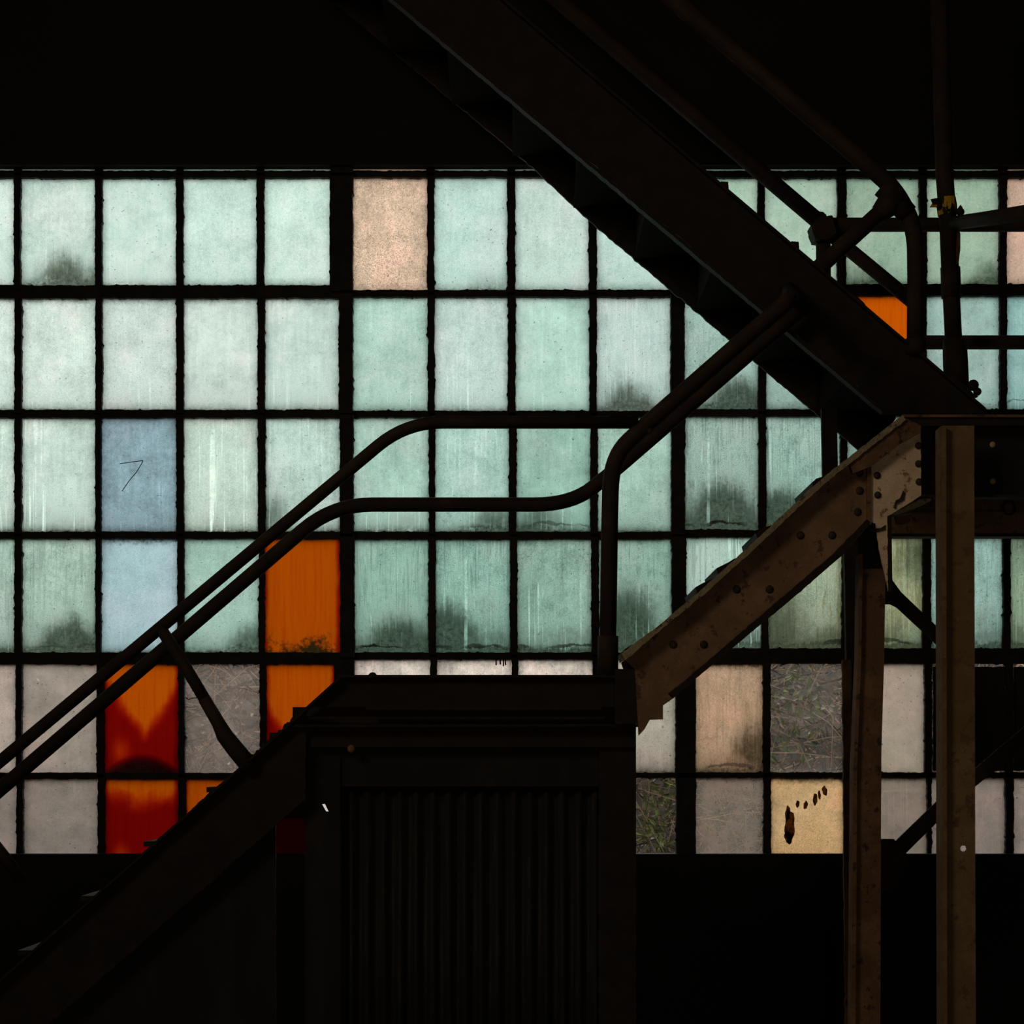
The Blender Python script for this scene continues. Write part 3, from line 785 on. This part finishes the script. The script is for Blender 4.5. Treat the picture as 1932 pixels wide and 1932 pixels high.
vo = [[bm.verts.new(P(x, y, dcol) + Vector((0, e, 0))) for x, y in out] for e in (0, .012)]
vi = [[bm.verts.new(P(x, y, dcol) + Vector((0, e, 0))) for x, y in inn] for e in (0, .012)]
n = len(out)
for i in range(n):
    j = (i + 1) % n
    bm.faces.new((vo[0][i], vo[0][j], vi[0][j], vi[0][i])); bm.faces.new((vo[1][i], vo[1][j], vi[1][j], vi[1][i]))
    bm.faces.new((vi[0][i], vi[0][j], vi[1][j], vi[1][i])); bm.faces.new((vo[0][i], vo[0][j], vo[1][j], vo[1][i]))
bmesh.ops.remove_doubles(bm, verts=bm.verts, dist=0.0004)
link('web', bm, M['olive'], t6)
prism('flange', [(1777, 803), (1785, 803), (1788, fy), (1780, fy)], dcol - 0.03, 0.12, M['olive'], t6)
t7 = thing('steel_column', 'brown slender steel column under the middle flight and gusset', 'column')
d7 = 8.06; fy7 = floor_y(d7)
prism('web', [(1627, 1073), (1671, 1073), (1668, 1250), (1663, 1420), (1662, 1610), (1660, fy7), (1612, fy7), (1616, 1450), (1624, 1240)], d7, 0.012, M['rust'], t7)
prism('flange', [(1621, 1045), (1628, 1045), (1625, 1240), (1617, 1450), (1612, fy7), (1604, fy7), (1610, 1450), (1619, 1240)], d7 - 0.02, 0.09, M['rust'], t7)
prism('cap_plate', [(1618, 975), (1678, 975), (1673, 1078), (1622, 1078)], d7 + 0.015, 0.02, M['board'], t7)
t8 = thing('steel_column', 'black rough steel upright just left of the slender brown column', 'column')
d8 = 9.3; fy8 = floor_y(d8)
prism('web', [(1592, 985), (1626, 985), (1624, 1240), (1616, 1440), (1614, fy8), (1598, fy8), (1597, 1240)], d8, 0.05, M['black'], t8, rough=0.4)
prism('flange', [(1590, 1245), (1606, 1245), (1607, fy8), (1597, fy8)], d8 - 0.03, 0.03, M['rust'], t8, rough=0.6)
t9 = thing('cross_brace', 'dark diagonal steel brace running down right below the landing', 'brace')
prism('angle_leg', [(1676, 1088), (1682, 1092), (1700, 1117), (1745, 1160), (1790, 1203), (1790, 1238), (1745, 1195), (1692, 1146), (1676, 1138)], 8.20, 0.012, M['black'], t9)
prism('end_plate', [(1668, 1080), (1684, 1092), (1684, 1140), (1668, 1140)], 8.19, 0.01, M['black'], t9)
t10 = thing('cross_brace', 'dark diagonal steel brace rising right from the foot of the slender column', 'brace')
prism('angle_leg', [(1690, 1587), (1780, 1500), (1932, 1372), (2050, 1270), (2050, 1310), (1932, 1410), (1840, 1484), (1780, 1540), (1705, 1614), (1660, 1660), (1640, 1650)], 8.24, 0.012, M['black'], t10)
prism('gusset_plate', [(1658, 1583), (1687, 1583), (1692, 1590), (1712, 1612), (1690, 1680), (1656, 1680)], 8.22, 0.012, M['black'], t10)
prism('bolt_tab', [(1771, 1494), (1776, 1486), (1784, 1496), (1784, 1612), (1772, 1606), (1776, 1560)], 8.0, 0.04, M['olive'], t10, rough=0.6)

# ------------------------------------------------------------------ upper flight
t11 = thing('stair_flight', 'uppermost broad dark flight of stairs slanting from top centre down to the landing', 'stairs')
uy = lambda x: 379 + (x - 1400) * 0.850         # upper edge of the near stringer
ly = lambda x: 546 + (x - 1400) * 0.841         # lower edge of the near stringer
ups = [(760, uy(760)), (1400, 379), (1860, 770), (1866, 779), (1680, 781), (1400, 546), (640, ly(640))]
prism('stringer', ups, ZC, 0.02, M['black'], t11, rough=0.5)
prism('bottom_flange', [(640, ly(640)), (1400, 546), (1676, 778), (1666, 778), (1400, 555), (640, ly(640) + 8)], ZC - 0.04, 0.06, M['black'], t11, rough=0.4)
prism('top_flange', [(760, uy(760) - 1), (1400, 378), (1860, 769), (1860, 775), (1400, 385), (760, uy(760) + 6)], ZC - 0.03, 0.05, M['black'], t11)
# far stringer: same size, seen below the near one
fl = lambda x: 640 + (x - 1375) * 0.852
prism('stringer', [(560, fl(560) - 165), (1500, fl(1500) - 150), (1690, 782), (1690, 790), (1640, fl(1640)), (1375, 640), (1113, 417), (1010, 320), (560, fl(560))], ZD, 0.02, M['black'], t11, rough=0.6, step=8)
for k in range(-6, 5):
    x = 1225 + 126 * k; y = 398 + 107 * k           # tread line on the near stringer
    if y > 760: continue
    p0, p1 = P(x - 6, y - 9, ZC), P(x + 130, y - 2, ZC)
    link('tread', box_bm(((p0.x + p1.x) / 2, (ZC + ZD) / 2 + 0.01, (p0.z + p1.z) / 2), (p1.x - p0.x, ZD - ZC - 0.03, p0.z - p1.z)), M['tread'], t11)
    q0, q1 = P(x - 4, y - 107, ZC), P(x + 4, y - 3, ZC)
    link('riser', box_bm(((q0.x + q1.x) / 2, (ZC + ZD) / 2 + 0.01, (q0.z + q1.z) / 2), (q1.x - q0.x, ZD - ZC - 0.03, q0.z - q1.z)), M['tread'], t11)
for x in (1360, 1493):
    y = uy(x)
    prism('tread_nosing', [(x, y - 3), (x + 14, y - 2), (x + 15, y + 12), (x, y + 12)], ZC + 0.02, 0.6, M['black'], t11)
prism('nosing_angle', [(1615, 557), (1630, 571), (1640, 586), (1625, 575)], ZC + 0.02, 0.6, M['black'], t11)
prism('hanger', [(1550, 770), (1579, 770), (1582, 930), (1553, 930)], 9.0, 0.03, M['black'], t11)

# ------------------------------------------------------------------ handrails
t12 = thing('handrail', 'brown pipe handrail running up from bottom left, level above the platform', 'handrail')
pipe('rail', [(-150, 1562, ZA), (766, 797, ZA), (1204, 797, ZA)], 24, 0.13, None, t12)
pipe('post', [(302, 1184, ZA), (345, 1250, ZA - .01), (388, 1322, ZA - .01)], 23, 0.05, None, t12)
bm = tube_bm([P(x, y, ZA - .012) for x, y in ((385, 1318), (412, 1364), (424, 1388), (446, 1416), (474, 1450))], [SZ(q, ZA) / 2 for q in (24, 26, 32, 34, 34)])
link('post_foot', bm, M['pipe'], t12, True)
pipe('post', [(-40, 1556, ZA), (42, 1660, ZA)], 24, 0, None, t12)
link('wire', tube_bm([P(x, y, ZA - .015) for x, y in ((350, 1316), (356, 1320), (362, 1317), (374, 1317))], 0.0018, 5), M['rivet'], t12)
t13 = thing('handrail', 'lower pipe handrail, level then sweeping up right behind the upright post', 'handrail')
pipe('rail', [(-150, 1618, ZB), (628, 952, ZB), (1078, 952, ZB), (1160, 887, ZB), (1440, 645, ZB), (1520, 576, ZB)], 27.5, [0, .15, .14, .06, .02, 0], None, t13)
t14 = thing('handrail', 'upright pipe post on the platform bending into a rail that climbs right', 'handrail')
pipe('rail', [(1146, 1272, ZA), (1150, 1000, ZA), (1153, 862, ZA), (1222, 799, ZA), (1385, 656, ZA), (1490, 565, ZA), (1490, 548, ZC)], 32, [0, .02, .12, .03, .02, .06, 0], None, t14)
bm = tube_bm([P(1147, 1200, ZA), P(1147, 1274, ZA)], SZ(39, ZA) / 2)
link('socket', bm, M['pipe'], t14, True)
dome('weld_knob', 1226, 813, ZA - 0.03, 5, M['pipe'], t14)

t15 = thing('handrail', 'curved pipe handrail with a clamped strut at the head of the upper stairs', 'handrail')
pipe('rail', [(1040, -196, ZC), (1650, 323, ZC), (1692, 362, ZC), (1727, 432, ZC), (1728, 520, ZC), (1727, 664, ZC)], 33, [0, .02, .07, .11, .02, 0], None, t15)
pipe('strut', [(1545, 505, ZC + .02), (1680, 383, ZC)], 31, 0, None, t15)
bm = tube_bm([P(1658, 403, ZC - .005), P(1672, 390, ZC - .005), P(1693, 370, ZC - .005)], [SZ(q, ZC) / 2 for q in (35, 46, 48)])
link('tee_clamp', bm, M['pipe'], t15, True)
bm = tube_bm([P(1664, 352, ZC - .003), P(1684, 370, ZC - .003), P(1712, 404, ZC - .003)], SZ(41, ZC) / 2)
link('tee_clamp', bm, M['pipe'], t15, True)
pipe('post_foot', [(1727, 640, ZC), (1727, 668, ZC)], 40, 0, None, t15)

ZR = 9.50
t16 = thing('handrail', 'dark pipe guard rail with two level bars along the window side of the landing', 'handrail')
pipe('rail', [(830, -189, ZR), (1330, 236, ZR), (1556, 428, ZR)], 31, 0, None, t16)
pipe('rail', [(1556, 424, ZR), (2420, 424, ZR)], 27, 0, None, t16)
pipe('rail', [(1725, 646, ZR), (2420, 646, ZR)], 27, 0, None, t16)
pipe('rail', [(1560, 436, ZR), (1732, 578, ZR)], 27, 0, None, t16)
pipe('post', [(1553, 436, ZR), (1554, 540, ZR)], 28, 0, None, t16)
dome('elbow', 1551, 428, ZR, 22, M['pipe'], t16, 0.9)
dome('elbow', 1547, 413, ZR, 14, M['pipe'], t16, 0.9)
prism('elbow_lug', [(1530, 424), (1548, 408), (1570, 406), (1578, 440), (1560, 452), (1538, 450)], ZR - 0.06, 0.12, M['pipe'], t16, rough=0.8, step=5)
t17 = thing('handrail', 'pipe rail coming forward from the leaning post to the right edge', 'handrail')
pipe('rail', [(1800, 421, 9.28), (1858, 413, 8.8), (2010, 390, 7.6)], 26, 0, None, t17, dref=9.4)
dome('knob', 1812, 400, 9.25, 8, M['pipe'], t17, 1.0)
prism('knob_stem', [(1808, 392), (1812, 386), (1816, 391), (1818, 408), (1808, 410)], 9.24, 0.02, M['pipe'], t17)
t18 = thing('guard_post', 'leaning dark guard post with a taped joint above the landing', 'post')
pipe('post', [(1770, -60, 9.3), (1782, 330, 9.3), (1789, 420, 9.3), (1793, 520, 9.3)], 34, 0, None, t18)
pipe('post', [(1793, 505, 9.3), (1795, 560, 9.3), (1800, 660, 9.3)], 33, 0, None, t18)
pipe('sleeve', [(1793, 505, 9.3), (1795, 562, 9.3)], 38, 0, None, t18)
bm = tube_bm([P(1801, 640, 9.3), P(1803, 690, 9.3), P(1806, 742, 9.3)], [SZ(q, 9.3) / 2 for q in (46, 48, 46)])
link('post_foot', bm, M['pipe'], t18, True)
prism('side_bar', [(1806, 428), (1812, 440), (1812, 470), (1809, 495), (1803, 500)], 9.27, 0.03, M['rust'], t18)
dome('foot_bolt', 1836, 727, 9.28, 11, M['pipe'], t18, 1.0)
dome('foot_bolt', 1844, 739, 9.28, 8, M['pipe'], t18, 1.0)
prism('foot_plate', [(1796, 706), (1826, 730), (1838, 744), (1846, 748), (1834, 752), (1826, 742), (1792, 714)], 9.24, 0.03, M['pipe'], t18)
bm = tube_bm([P(1785, 374, 9.3), P(1786.5, 390, 9.3), P(1788, 406, 9.3)], [SZ(q, 9.3) / 2 for q in (37, 39, 38)], 14)
prism_bm([(1756, 376), (1764, 374), (1772, 373), (1774, 394), (1766, 391), (1754, 391), (1759, 383)], 9.27, 0.004, bm, 0.3)
tag(link('hazard_tape', bm, M['tape'], None), 'torn yellow and black tape wrapped around the leaning guard post', 'tape')
